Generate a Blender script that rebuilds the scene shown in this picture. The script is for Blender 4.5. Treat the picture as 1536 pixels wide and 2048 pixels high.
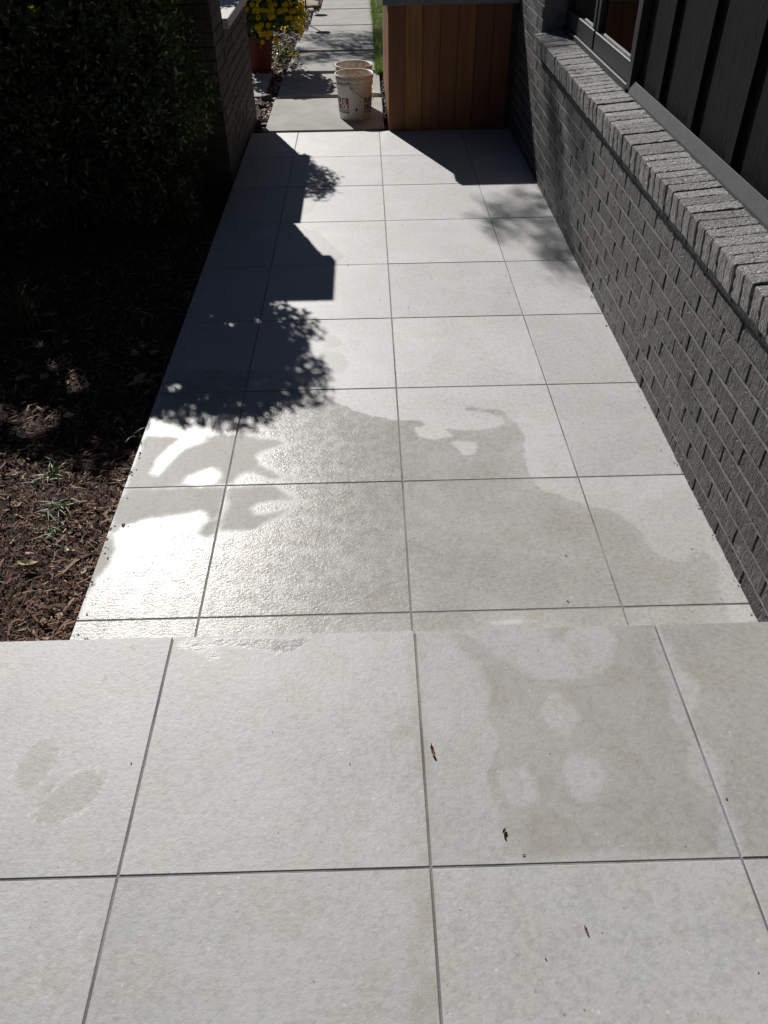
import bpy, bmesh, math, random
import numpy as np
from mathutils import Vector, Matrix, noise
random.seed(7); RNG = np.random.default_rng(11)
for o in list(bpy.data.objects): bpy.data.objects.remove(o)
SC = bpy.context.scene; COL = SC.collection
rad = math.radians

# ------------------------------------------------------------------ camera
CAM_H, F_PX, PITCH, YAW, ROLL = 1.70813, 1595.13, 0.70536, 0.012585, -0.016473
def cam_axes():
    cp, sp = math.cos(PITCH), math.sin(PITCH)
    f = Vector((math.sin(YAW)*cp, math.cos(YAW)*cp, -sp)); r = Vector((math.cos(YAW), -math.sin(YAW), 0)); u = r.cross(f)
    return f, r*math.cos(ROLL)+u*math.sin(ROLL), -r*math.sin(ROLL)+u*math.cos(ROLL)
cd = bpy.data.cameras.new('camera'); cam = bpy.data.objects.new('camera', cd); COL.objects.link(cam)
cd.sensor_fit = 'VERTICAL'; cd.sensor_height = 24.0; cd.lens = F_PX/2048*24.0; cd.clip_start = 0.02; cd.clip_end = 500
f_, r_, u_ = cam_axes(); b_ = -f_
cam.matrix_world = Matrix(((r_.x, u_.x, b_.x, 0), (r_.y, u_.y, b_.y, 0), (r_.z, u_.z, b_.z, CAM_H), (0, 0, 0, 1)))
SC.camera = cam
# ------------------------------------------------------------------ light
SUN_EL, SUN_AZ = rad(34.0), math.atan2(-0.36, 0.933)          # azimuth from +Y towards +X
w = bpy.data.worlds.new('World'); SC.world = w; w.use_nodes = True
nt = w.node_tree; sky = nt.nodes.new('ShaderNodeTexSky'); sky.sky_type = 'NISHITA'; sky.sun_disc = False
sky.sun_elevation = SUN_EL; sky.sun_rotation = SUN_AZ % (2*math.pi); sky.altitude = 1700; sky.air_density = 0.4; sky.dust_density = 0.1; sky.ozone_density = 1.0
nt.links.new(sky.outputs[0], nt.nodes['Background'].inputs[0]); nt.nodes['Background'].inputs[1].default_value = 0.05
sd = bpy.data.lights.new('sun', 'SUN'); sd.energy = 5.0; sd.angle = rad(0.53); sd.color = (1.0, 0.972, 0.93)
sun = bpy.data.objects.new('sun', sd); COL.objects.link(sun)
TO_SUN = Vector((math.sin(SUN_AZ)*math.cos(SUN_EL), math.cos(SUN_AZ)*math.cos(SUN_EL), math.sin(SUN_EL)))
sun.rotation_euler = TO_SUN.to_track_quat('Z', 'Y').to_euler(); sun.location = TO_SUN*30
SC.view_settings.view_transform = 'Standard'; SC.view_settings.look = 'None'; SC.view_settings.exposure = 0.15; SC.view_settings.gamma = 1.0
SC.view_settings.use_curve_mapping = False
SC.render.engine = 'CYCLES'
SC.cycles.max_bounces = 6

# ------------------------------------------------------------------ helpers
def link(o, parent=None):
    COL.objects.link(o)
    if parent: o.parent = parent
    return o
def tag(o, label=None, cat=None, group=None, kind=None):
    if label: o['label'] = label
    if cat: o['category'] = cat
    if group: o['group'] = group
    if kind: o['kind'] = kind
    return o
def mesh_np(name, V, F, mat, parent=None, attr=None, smooth=False):
    """V (n,3) array, F (m,k) array of equal-size faces"""
    V = np.asarray(V, dtype=np.float32); F = np.asarray(F, dtype=np.int32)
    me = bpy.data.meshes.new(name); m, k = F.shape
    me.vertices.add(len(V)); me.vertices.foreach_set('co', V.ravel())
    me.loops.add(m*k); me.loops.foreach_set('vertex_index', F.ravel())
    me.polygons.add(m); me.polygons.foreach_set('loop_start', np.arange(0, m*k, k, dtype=np.int32))
    me.polygons.foreach_set('loop_total', np.full(m, k, dtype=np.int32))
    me.polygons.foreach_set('use_smooth', np.full(m, smooth, dtype=bool))
    for n, a in (attr or {}).items():
        at = me.attributes.new(n, 'FLOAT', 'POINT'); at.data.foreach_set('value', np.asarray(a, dtype=np.float32))
    me.update(calc_edges=True); me.materials.append(mat)
    return link(bpy.data.objects.new(name, me), parent)
def mesh_bm(name, bm, mat, parent=None, smooth=False):
    me = bpy.data.meshes.new(name); bm.normal_update(); bm.to_mesh(me); bm.free(); me.materials.append(mat)
    if smooth:
        for p in me.polygons: p.use_smooth = True
    return link(bpy.data.objects.new(name, me), parent)
def empty(name, loc=(0, 0, 0)):
    o = bpy.data.objects.new(name, None); o.location = loc; o.empty_display_size = .1; return link(o)
def box_bm(x0, x1, y0, y1, z0, z1, bev=0.0, seg=1, bm=None):
    nb = bmesh.new(); bmesh.ops.create_cube(nb, size=1)
    for v in nb.verts: v.co = Vector(((x0+x1)/2+v.co.x*(x1-x0), (y0+y1)/2+v.co.y*(y1-y0), (z0+z1)/2+v.co.z*(z1-z0)))
    if bev: bmesh.ops.bevel(nb, geom=list(nb.edges), offset=bev, segments=seg, affect='EDGES', profile=.6)
    if bm is None: return nb
    t = bpy.data.meshes.new('t'); nb.to_mesh(t); nb.free(); bm.from_mesh(t); bpy.data.meshes.remove(t); return bm
def box(name, x0, x1, y0, y1, z0, z1, mat, parent=None, bev=0.0, seg=1):
    return mesh_bm(name, box_bm(x0, x1, y0, y1, z0, z1, bev, seg), mat, parent)
def tube(path, radii, n=8, bm=None, cap=True):
    bm = bm or bmesh.new(); rings = []; P = [Vector(p) for p in path]
    for i, p in enumerate(P):
        d = (P[min(i+1, len(P)-1)]-P[max(i-1, 0)]).normalized(); a = d.orthogonal().normalized()
        if i: a = (pa-d*pa.dot(d)).normalized()
        pa = a; b = d.cross(a); r = radii[i] if hasattr(radii, '__len__') else radii
        rings.append([bm.verts.new(p+a*math.cos(t)*r+b*math.sin(t)*r) for t in [2*math.pi*k/n for k in range(n)]])
    for A, B in zip(rings, rings[1:]):
        for k in range(n): bm.faces.new((A[k], A[(k+1) % n], B[(k+1) % n], B[k]))
    if cap: bm.faces.new(rings[0][::-1]); bm.faces.new(rings[-1])
    return bm
def lathe(prof, n=48, bm=None):
    bm = bm or bmesh.new(); rings = []
    for r, z in prof:
        if r < 1e-6: rings.append([bm.verts.new((0, 0, z))])
        else: rings.append([bm.verts.new((r*math.cos(2*math.pi*k/n), r*math.sin(2*math.pi*k/n), z)) for k in range(n)])
    for A, B in zip(rings, rings[1:]):
        for k in range(n):
            q = [A[k % len(A)], A[(k+1) % n % len(A)], B[(k+1) % n % len(B)], B[k % len(B)]]
            q2 = []
            for v in q:
                if v not in q2: q2.append(v)
            if len(q2) > 2: bm.faces.new(q2)
    return bm

# ------------------------------------------------------------------ material kit
class NB:
    def __init__(s, name):
        s.m = bpy.data.materials.new(name); s.m.use_nodes = True; s.t = s.m.node_tree; s.N = s.t.nodes; s.b = s.N['Principled BSDF']
    def n(s, typ, **kw):
        x = s.N.new(typ)
        for k, v in kw.items(): setattr(x, k, v)
        return x
    def put(s, sock, v):
        if hasattr(v, 'is_output'): s.t.links.new(v, sock)
        else: sock.default_value = v
    def pos(s): return s.n('ShaderNodeNewGeometry').outputs['Position']
    def objc(s): return s.n('ShaderNodeTexCoord').outputs['Object']
    def rnd(s): return s.n('ShaderNodeObjectInfo').outputs['Random']
    def attr(s, n): return s.n('ShaderNodeAttribute', attribute_name=n).outputs['Fac']
    def vm(s, op, a, b=None):
        x = s.n('ShaderNodeVectorMath', operation=op); s.put(x.inputs[0], a)
        if b is not None: s.put(x.inputs[1], b)
        return x.outputs[0]
    def ma(s, op, a, b=None, c=None, clamp=False):
        x = s.n('ShaderNodeMath', operation=op); x.use_clamp = clamp; s.put(x.inputs[0], a)
        if b is not None: s.put(x.inputs[1], b)
        if c is not None: s.put(x.inputs[2], c)
        return x.outputs[0]
    def noise(s, v, sc, det=3, rough=.55, dist=0.0):
        x = s.n('ShaderNodeTexNoise'); s.put(x.inputs['Vector'], v); x.inputs['Scale'].default_value = sc
        x.inputs['Detail'].default_value = det; x.inputs['Roughness'].default_value = rough; x.inputs['Distortion'].default_value = dist
        return x.outputs['Fac']
    def vor(s, v, sc, feat='F1', rnd=1.0):
        x = s.n('ShaderNodeTexVoronoi', feature=feat); s.put(x.inputs['Vector'], v); x.inputs['Scale'].default_value = sc; x.inputs['Randomness'].default_value = rnd
        return x.outputs[0]
    def step(s, v, a, b, c=0.0, d=1.0):
        x = s.n('ShaderNodeMapRange'); x.interpolation_type = 'SMOOTHSTEP'; s.put(x.inputs[0], v)
        for i, k in enumerate((a, b, c, d)): s.put(x.inputs[i+1], k)
        return x.outputs[0]
    def mix(s, f, a, b, op='MIX'):
        x = s.n('ShaderNodeMix', data_type='RGBA', blend_type=op); x.clamp_factor = True
        s.put(x.inputs[0], f); s.put(x.inputs[6], a if hasattr(a, 'is_output') else (*a, 1)); s.put(x.inputs[7], b if hasattr(b, 'is_output') else (*b, 1))
        return x.outputs[2]
    def fmix(s, f, a, b):
        x = s.n('ShaderNodeMix', data_type='FLOAT'); s.put(x.inputs[0], f); s.put(x.inputs[2], a); s.put(x.inputs[3], b); return x.outputs[0]
    def bump(s, h, strength, dist, normal=None):
        x = s.n('ShaderNodeBump'); s.put(x.inputs['Strength'], strength); x.inputs['Distance'].default_value = dist; s.put(x.inputs['Height'], h)
        if normal is not None: s.put(x.inputs['Normal'], normal)
        return x.outputs[0]
    def out(s, col=None, rough=None, normal=None, spec=None, metal=None):
        if col is not None: s.put(s.b.inputs['Base Color'], col if hasattr(col, 'is_output') else (*col, 1))
        if rough is not None: s.put(s.b.inputs['Roughness'], rough)
        if normal is not None: s.put(s.b.inputs['Normal'], normal)
        if spec is not None: s.put(s.b.inputs['Specular IOR Level'], spec)
        if metal is not None: s.put(s.b.inputs['Metallic'], metal)
        return s.m

def m_tile(name, wetdark, tone=1.0):
    s = NB(name); P = s.pos(); R = s.rnd()
    off = s.n('ShaderNodeCombineXYZ'); s.put(off.inputs[0], s.ma('MULTIPLY', R, 37.0)); s.put(off.inputs[1], s.ma('MULTIPLY', R, 91.0)); s.put(off.inputs[2], s.ma('MULTIPLY', R, 17.0))
    Q = s.vm('ADD', P, off.outputs[0])
    c1 = s.noise(Q, 2.6, 5, .62, .6); c2 = s.noise(Q, 11, 5, .65, .3); c3 = s.noise(Q, 70, 4, .7)
    col = s.mix(s.step(c1, .32, .68), (.368, .373, .372), (.442, .447, .448))
    col = s.mix(s.ma('MULTIPLY', s.step(c2, .46, .70), .75), col, (.395, .368, .325))
    col = s.mix(s.ma('MULTIPLY', s.step(s.noise(P, 1.7, 4, .6, 1.2), .50, .72), .38), col, (.36, .335, .295))
    col = s.mix(s.ma('MULTIPLY', s.step(c3, .38, .62), .30), col, (.575, .577, .56))
    col = s.mix(s.ma('MULTIPLY', s.step(c3, .47, .30), .26), col, (.27, .265, .25))
    col = s.mix(s.ma('MULTIPLY', s.ma('MULTIPLY', s.step(s.vor(Q, 23), .075, .045), s.step(s.noise(Q, 7, 2), .52, .58)), .6), col, (.12, .115, .105))
    # pale aggregate chips and dark pits
    cl = s.noise(Q, 5, 3, .6)
    chips = s.ma('MULTIPLY', s.step(s.vor(Q, 48), .20, .13), s.step(s.noise(Q, 19, 2), .56, .62))
    col = s.mix(s.ma('MULTIPLY', chips, .5), col, (.66, .65, .62))
    crack = s.ma('MULTIPLY', s.step(s.vor(Q, 30, 'DISTANCE_TO_EDGE'), .03, .0), s.step(cl, .56, .66))
    col = s.mix(s.ma('MULTIPLY', crack, .16), col, (.26, .25, .23))
    # dirt smudges and boot-print specks
    smud = s.ma('MULTIPLY', s.step(s.noise(P, 34, 3, .6, .5), .63, .74), s.step(s.noise(P, 2.1, 2, .5), .56, .68))
    col = s.mix(s.ma('MULTIPLY', smud, .62), col, (.15, .145, .125))
    tint = s.ma('MULTIPLY_ADD', R, .13*tone, .935*tone)
    tc = s.n('ShaderNodeCombineColor'); [s.put(tc.inputs[i], tint) for i in range(3)]
    col = s.mix(1.0, col, tc.outputs[0], 'MULTIPLY')
    st = s.step(s.attr('dirt'), -.022, .004)
    dn = s.step(s.noise(P, 9, 4, .65, .4), .38, .68)
    col = s.mix(s.ma('MULTIPLY', s.ma('MULTIPLY', st, dn), .60), col, (.28, .245, .185))
    # water: signed distances stored on the mesh, edge broken by noise
    e1 = s.ma('MULTIPLY', s.ma('SUBTRACT', s.noise(P, 9, 3, .55, .3), .5), .05); e2 = s.ma('MULTIPLY', s.ma('SUBTRACT', s.noise(P, 60, 2, .6), .5), .014)
    ee = s.ma('ADD', e1, e2)
    wsd = s.ma('ADD', s.attr('wet'), ee); wet = s.step(wsd, -.006, .010); deep = s.step(wsd, -.02, .10, .55, 1.0)
    pool = s.ma('MULTIPLY', wet, s.step(s.ma('ADD', s.attr('pool'), s.ma('MULTIPLY', ee, .9)), -.022, .024))
    damp = s.step(s.ma('ADD', s.attr('damp'), s.ma('MULTIPLY', ee, .85)), -.008, .012)
    patchy = s.fmix(s.step(s.noise(P, 6.5, 3, .55, .4), .34, .60), .72, 1.0)
    wcol = s.mix(1.0, col, wetdark, 'MULTIPLY')
    col2 = s.mix(s.ma('MULTIPLY', s.ma('MULTIPLY', wet, s.ma('MULTIPLY', patchy, deep)), s.fmix(pool, 1.0, .80)), col, wcol)
    dcol = s.mix(1.0, col, (.85, .83, .795), 'MULTIPLY')
    col2 = s.mix(s.ma('MULTIPLY', damp, s.ma('SUBTRACT', 1.0, wet)), col2, dcol)
    rimn = s.ma('MULTIPLY', s.step(s.ma('ADD', s.attr('rim'), s.ma('MULTIPLY', ee, .7)), -.004, .004), s.step(s.noise(P, 90, 4, .75), .40, .66))
    col2 = s.mix(s.ma('MULTIPLY', rimn, .42), col2, (.74, .74, .72))
    # gloss
    film = s.ma('MULTIPLY', s.ma('SUBTRACT', wet, pool), s.fmix(s.step(s.noise(P, 26, 4, .65, .5), .36, .60), .70, 1.0))
    rough = s.fmix(film, .56, .23)
    s.put(s.b.inputs['Roughness'], rough)
    spec = s.fmix(pool, s.fmix(film, .72, .165), .16); s.put(s.b.inputs['Specular IOR Level'], spec)
    g2 = s.noise(Q, 110, 4, .7)
    dry_b = s.bump(g2, 1.0, .0007)
    fb = s.ma('ADD', s.noise(P, 330, 2, .55), s.ma('MULTIPLY', s.noise(s.vm('MULTIPLY', P, (1, 1.7, 1)), 75, 3, .6), 2.2))
    wet_b = s.bump(fb, film, .00040, dry_b)
    return s.out(col2, normal=wet_b)
def m_brick(name, base, hi, rough=.5, rel=1.0, lit_top_dust=False):
    s = NB(name); O = s.objc(); R = s.rnd()
    off = s.n('ShaderNodeCombineXYZ'); s.put(off.inputs[0], s.ma('MULTIPLY', R, 53.0)); s.put(off.inputs[1], s.ma('MULTIPLY', R, 31.0)); s.put(off.inputs[2], s.ma('MULTIPLY', R, 77.0))
    Q = s.vm('ADD', O, off.outputs[0])
    st = s.noise(s.vm('MULTIPLY', Q, (1, 1, .14)), 105, 3, .65, 1.0)          # vertical wire-cut striations
    wm = s.n('ShaderNodeTexWave', wave_type='BANDS', bands_direction='Y'); s.put(wm.inputs['Vector'], Q); wm.inputs['Scale'].default_value = 5
    wm.inputs['Distortion'].default_value = 14; wm.inputs['Detail'].default_value = 2; wm.inputs['Detail Scale'].default_value = 1.5
    worm = s.ma('MULTIPLY', s.step(wm.outputs['Fac'], .93, .985), s.step(s.noise(Q, 22, 2), .47, .55))
    gr = s.noise(Q, 260, 3, .65)
    h = s.ma('ADD', s.ma('MULTIPLY', s.step(st, .3, .7), .9), s.ma('MULTIPLY', gr, .35)); h = s.ma('SUBTRACT', h, s.ma('MULTIPLY', worm, 1.1))
    pit = s.step(s.vor(Q, 60), .16, .06); h = s.ma('SUBTRACT', h, s.ma('MULTIPLY', pit, .8))
    col = s.mix(s.step(s.noise(Q, 14, 4, .6), .35, .7), base, hi)
    col = s.mix(s.ma('MULTIPLY', s.step(st, .48, .36), .6), col, tuple(c*.35 for c in base))
    col = s.mix(s.ma('MULTIPLY', s.step(st, .56, .68), .5), col, tuple(c*1.7 for c in hi))
    col = s.mix(s.ma('MULTIPLY', worm, .5), col, tuple(c*2.0 for c in hi))
    col = s.mix(s.ma('MULTIPLY', s.step(gr, .60, .72), .35), col, tuple(min(1, c*2.2) for c in hi))
    if lit_top_dust:
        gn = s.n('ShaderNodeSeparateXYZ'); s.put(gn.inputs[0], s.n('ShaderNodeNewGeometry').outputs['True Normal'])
        col = s.mix(s.ma('MULTIPLY', s.step(gn.outputs[2], .5, .95), s.step(s.noise(Q, 45, 4, .7), .30, .55, .25, .9)), col, (.37, .365, .35))  # upward faces painted paler: sunlit sheen put into the dusty colour
    tint = s.ma('MULTIPLY_ADD', R, .55, .74); tc = s.n('ShaderNodeCombineColor'); [s.put(tc.inputs[i], tint) for i in range(3)]
    col = s.mix(1.0, col, tc.outputs[0], 'MULTIPLY')
    return s.out(col, rough, s.bump(h, 1.0, .017*rel), .45)
def m_rough(name, a, b, sc=20, rough=.85, bump=.3, bs=150, bd=.004, spec=.3):
    s = NB(name); O = s.pos()
    col = s.mix(s.step(s.noise(O, sc, 5, .62), .35, .68), a, b)
    col = s.mix(s.ma('MULTIPLY', s.step(s.noise(O, sc*11, 3, .7), .55, .75), .3), col, tuple(c*.6 for c in a))
    return s.out(col, rough, s.bump(s.noise(O, bs, 4, .65), bump, bd), spec)
def m_attr(name, cols, rough=.7, spec=.3, sub=0.0, trans=0.0):
    """colour picked along a ramp by the per-piece attribute"""
    s = NB(name); r = s.n('ShaderNodeValToRGB'); s.put(r.inputs[0], s.attr('rnd')); el = r.color_ramp.elements
    while len(el) < len(cols): el.new(.5)
    for i, c in enumerate(cols): el[i].position = i/(len(cols)-1); el[i].color = (*c, 1)
    s.out(r.outputs[0], rough, None, spec)
    if trans:
        tr = s.n('ShaderNodeBsdfTranslucent'); s.put(tr.inputs[0], s.mix(.5, r.outputs[0], (.16, .24, .03))); mx = s.n('ShaderNodeMixShader'); mx.inputs[0].default_value = trans
        s.t.links.new(s.b.outputs[0], mx.inputs[1]); s.t.links.new(tr.outputs[0], mx.inputs[2]); s.t.links.new(mx.outputs[0], s.N['Material Output'].inputs[0])
    return s.m
def m_plain(name, c, rough=.5, spec=.5, metal=0.0, var=.12, sc=25):
    s = NB(name); P = s.pos(); col = s.mix(s.step(s.noise(P, sc, 4, .6), .3, .7), tuple(x*(1-var) for x in c), tuple(min(1, x*(1+var)) for x in c))
    return s.out(col, s.fmix(s.noise(P, sc*3, 3), rough*.8, min(1, rough*1.2)), None, spec, metal)
def m_wood(name):
    s = NB(name); O = s.objc(); R = s.rnd(); off = s.n('ShaderNodeCombineXYZ')
    s.put(off.inputs[0], s.ma('MULTIPLY', R, 41.0)); s.put(off.inputs[1], s.ma('MULTIPLY', R, 13.0)); s.put(off.inputs[2], s.ma('MULTIPLY', R, 7.0))
    Q = s.vm('MULTIPLY', s.vm('ADD', O, off.outputs[0]), (1, 1, .06))
    g = s.noise(Q, 38, 4, .6, .5); g2 = s.noise(Q, 210, 3, .6); big = s.noise(Q, 9, 2)
    r = s.n('ShaderNodeValToRGB'); s.put(r.inputs[0], R); el = r.color_ramp.elements
    el[0].color = (.25, .10, .036, 1); el[1].color = (.37, .18, .062, 1)
    for p, c in ((.35, (.13, .042, .018, 1)), (.6, (.40, .19, .05, 1)), (.8, (.21, .085, .034, 1))): e = el.new(p); e.color = c
    col = s.mix(s.ma('MULTIPLY', s.step(big, .48, .68), .65), r.outputs[0], (.17, .06, .026))
    col = s.mix(s.ma('MULTIPLY', s.step(g, .4, .65), .45), col, (.14, .055, .025))
    return s.out(col, .52, s.bump(s.ma('ADD', g, g2), .25, .002), .35)

M = {}
M['tile'] = m_tile('porcelain_tile', (.84, .82, .78))
M['tile_worn'] = m_tile('porcelain_tile_trodden', (.84, .82, .78), .88)
M['grout'] = m_rough('grout', (.13, .13, .125), (.27, .27, .265), 4, .9, .4)
M['brick'] = m_brick('charcoal_painted_brick', (.058, .0565, .0545), (.098, .0955, .092))
M['sillbrick'] = m_brick('sill_brick_lit_top', (.15, .147, .14), (.22, .215, .205), .44, .55, True)  # paler than the wall brick, brightness of the sunlit top painted in
M['brick_b'] = m_brick('brown_grey_brick', (.085, .072, .058), (.12, .105, .085), .7, .7)
M['mortar'] = m_rough('painted_mortar', (.115, .113, .11), (.165, .162, .157), 30, .8, .5, 120)
M['mortar_b'] = m_rough('dark_mortar', (.035, .033, .03), (.06, .056, .05), 30, .9, .5, 120)
M['soil'] = m_rough('mulch_soil', (.022, .013, .009), (.05, .03, .02), 25, .95, .9, 90, .02)
M['mulch'] = m_attr('shredded_mulch', [(.024, .013, .009), (.075, .036, .023), (.14, .070, .045), (.19, .105, .070), (.40, .29, .215)], .8)
M['chips'] = m_attr('bark_chips', [(.06, .035, .022), (.14, .085, .055), (.24, .16, .11), (.36, .27, .20), (.55, .47, .40)], .8)
M['gravel'] = m_attr('dark_gravel', [(.015, .014, .014), (.035, .032, .03), (.07, .065, .06), (.20, .19, .18)], .6)
M['hedge'] = m_attr('hedge_leaf', [(.035, .055, .018), (.055, .085, .022), (.08, .12, .03), (.13, .15, .04)], .24, 1.0, trans=.35)
M['shrub'] = m_attr('shrub_leaf', [(.03, .06, .018), (.06, .10, .03), (.09, .13, .04)], .5, .4, trans=.2)
M['grass'] = m_attr('lawn_blade', [(.05, .10, .015), (.09, .17, .022), (.14, .23, .03), (.24, .27, .07)], .5, .4, trans=.4)
M['bark'] = m_rough('bark', (.07, .055, .04), (.14, .11, .085), 18, .9, .8, 60, .01)
M['slab'] = m_rough('concrete_slab', (.30, .292, .268), (.375, .362, .338), 5, .85, .35, 130, .004)
M['cap'] = m_rough('cast_stone_cap', (.50, .49, .465), (.58, .57, .545), 8, .8, .2, 200, .003)
M['counter'] = m_rough('grey_counter_stone', (.16, .165, .175), (.20, .205, .215), 15, .55, .1, 200)
M['cedar'] = m_wood('cedar_boards')

# ------------------------------------------------------------------ water and stain outlines on the tiles (metres, plan view)
WET=[[(-0.911, 1.453), (-0.876, 1.495), (-0.874, 2.157), (-0.855, 2.551), (-0.853, 2.961), (-0.389, 2.94), (-0.217, 2.813), (-0.173, 2.698), (-0.093, 2.641), (-0.015, 2.585), (0.08, 2.546), (0.156, 2.543), (0.23, 2.506), (0.33, 2.462), (0.443, 2.471), (0.498, 2.502), (0.487, 2.556), (0.41, 2.587), (0.344, 2.604), (0.376, 2.631), (0.497, 2.591), (0.552, 2.466), (0.555, 2.379), (0.531, 2.288), (0.542, 2.191), (0.561, 2.106), (0.649, 2.044), (0.72, 2.01), (0.783, 1.98), (0.823, 1.918), (0.847, 1.857), (0.851, 1.799), (0.874, 1.764), (0.924, 1.725), (0.96, 1.772), (1.003, 1.791), (1.041, 1.719), (1.011, 1.645), (1.006, 1.574), (0.968, 1.389)], [(-0.428, 4.59), (-0.278, 4.445), (-0.127, 4.09), (-0.197, 4.035), (-0.267, 4.143)], [(-0.41, 5.11), (-0.294, 5.03), (-0.335, 4.759), (-0.412, 4.707)], [(-0.232, 3.229), (-0.166, 3.245), (-0.119, 3.142), (-0.206, 3.101)], [(-0.228, 3.102), (-0.14, 3.076), (-0.096, 2.968), (-0.137, 2.888), (-0.22, 2.912)]]
WET_HOLE=[[(0.321, 1.509), (0.344, 1.52), (0.466, 1.523), (0.456, 1.51)], [(0.153, 2.493), (0.248, 2.499), (0.29, 2.431), (0.223, 2.408), (0.169, 2.436)], [(0.286, 2.39), (0.368, 2.387), (0.379, 2.324), (0.323, 2.305)]]
POOL=[[(-0.871, 2.492), (-0.652, 2.47), (-0.522, 2.478), (-0.351, 2.438), (-0.321, 2.405), (-0.382, 2.37), (-0.422, 2.335), (-0.406, 2.281), (-0.335, 2.225), (-0.253, 2.182), (-0.278, 2.167), (-0.367, 2.192), (-0.44, 2.229), (-0.473, 2.211), (-0.486, 2.169), (-0.872, 2.151)], [(-0.875, 2.162), (-0.508, 2.17), (-0.514, 1.901), (-0.541, 1.897), (-0.572, 1.919), (-0.575, 1.963), (-0.546, 1.987), (-0.579, 2.024), (-0.735, 2.002), (-0.824, 1.965), (-0.834, 1.927), (-0.821, 1.853), (-0.83, 1.766), (-0.853, 1.701), (-0.865, 1.591), (-0.872, 1.52), (-0.875, 1.469), (-0.917, 1.471)], [(-0.511, 2.165), (-0.347, 2.164), (-0.247, 2.073), (-0.317, 1.994), (-0.4, 1.925), (-0.503, 1.931)]]
POOL_HOLE=[[(-0.649, 2.49), (-0.626, 2.443), (-0.696, 2.399), (-0.736, 2.333), (-0.757, 2.283), (-0.769, 2.237), (-0.784, 2.252), (-0.777, 2.34), (-0.744, 2.413), (-0.698, 2.469)], [(-0.664, 2.187), (-0.657, 2.218), (-0.618, 2.245), (-0.583, 2.27), (-0.544, 2.242), (-0.546, 2.208), (-0.572, 2.173), (-0.605, 2.16)], [(-0.412, 2.038), (-0.39, 2.068), (-0.323, 2.074), (-0.268, 2.058), (-0.304, 2.039), (-0.353, 2.025), (-0.393, 2.012)], [(-0.466, 2.225), (-0.432, 2.238), (-0.386, 2.207), (-0.4, 2.171), (-0.453, 2.182)]]
L_WET=[[(-0.514, 1.347), (-0.176, 1.348), (-0.143, 1.314), (-0.198, 1.3), (-0.247, 1.286), (-0.298, 1.307), (-0.399, 1.315), (-0.452, 1.294), (-0.491, 1.303)], [(-0.429, 1.282), (-0.41, 1.29), (-0.394, 1.275), (-0.398, 1.25), (-0.423, 1.254)], [(-0.775, 1.05), (-0.735, 1.055), (-0.711, 1.022), (-0.708, 0.987), (-0.724, 0.949), (-0.747, 0.913), (-0.786, 0.93), (-0.804, 0.963), (-0.795, 1.001)], [(-0.634, 0.977), (-0.596, 0.962), (-0.59, 0.929), (-0.603, 0.893), (-0.633, 0.863), (-0.678, 0.84), (-0.715, 0.841), (-0.732, 0.866), (-0.715, 0.901), (-0.678, 0.959)]]
L_POOL=[[(-0.775, 1.05), (-0.735, 1.055), (-0.711, 1.022), (-0.708, 0.987), (-0.724, 0.949), (-0.747, 0.913), (-0.786, 0.93), (-0.804, 0.963), (-0.795, 1.001)], [(-0.634, 0.977), (-0.596, 0.962), (-0.59, 0.929), (-0.603, 0.893), (-0.633, 0.863), (-0.678, 0.84), (-0.715, 0.841), (-0.732, 0.866), (-0.715, 0.901), (-0.678, 0.959)]]
L_DAMP=[[(0.163, 1.334), (0.228, 1.332), (0.276, 1.277), (0.321, 1.217), (0.381, 1.182), (0.446, 1.18), (0.513, 1.19), (0.563, 1.221), (0.584, 1.293), (0.57, 1.347), (0.693, 1.343), (0.674, 1.205), (0.681, 1.14), (0.663, 1.058), (0.682, 1.0), (0.651, 0.921), (0.669, 0.888), (0.693, 0.856), (0.659, 0.741), (0.232, 0.754), (0.236, 0.822), (0.222, 0.94), (0.255, 1.014), (0.234, 1.086), (0.254, 1.147), (0.243, 1.219), (0.195, 1.271)], [(0.71, 1.352), (1.033, 1.341), (0.784, 0.732), (0.71, 0.734), (0.71, 0.856), (0.735, 0.944), (0.689, 1.042), (0.759, 1.161), (0.713, 1.203)], [(0.42, 1.343), (0.478, 1.341), (0.452, 1.28), (0.427, 1.29)]]
L_DAMP_HOLE=[[(0.385, 1.127), (0.412, 1.137), (0.443, 1.102), (0.448, 1.065), (0.422, 1.03), (0.402, 1.02), (0.377, 1.052), (0.368, 1.089)], [(0.401, 0.955), (0.433, 0.967), (0.473, 0.959), (0.476, 0.92), (0.462, 0.888), (0.412, 0.865), (0.395, 0.897), (0.393, 0.929)], [(0.251, 0.939), (0.305, 0.944), (0.33, 0.918), (0.323, 0.88), (0.291, 0.856), (0.259, 0.87), (0.244, 0.907)]]
L_DIRT=[[(0.084, 1.318), (0.099, 1.317), (0.103, 1.23), (0.093, 1.128), (0.096, 0.995), (0.093, 0.876), (0.086, 0.733), (0.074, 0.734), (0.073, 0.854), (0.085, 0.995), (0.08, 1.101), (0.077, 1.216)], [(0.063, 0.724), (0.089, 0.723), (0.078, 0.465), (0.048, 0.466), (0.041, 0.584)], [(0.077, 1.08), (0.081, 1.053), (0.04, 1.029), (0.029, 1.033)], [(0.183, 1.315), (0.219, 1.297), (0.272, 1.225), (0.288, 1.122), (0.271, 1.081), (0.256, 1.195), (0.209, 1.258)], [(0.329, 0.915), (0.385, 0.901), (0.406, 0.759), (0.284, 0.737)]]
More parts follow.
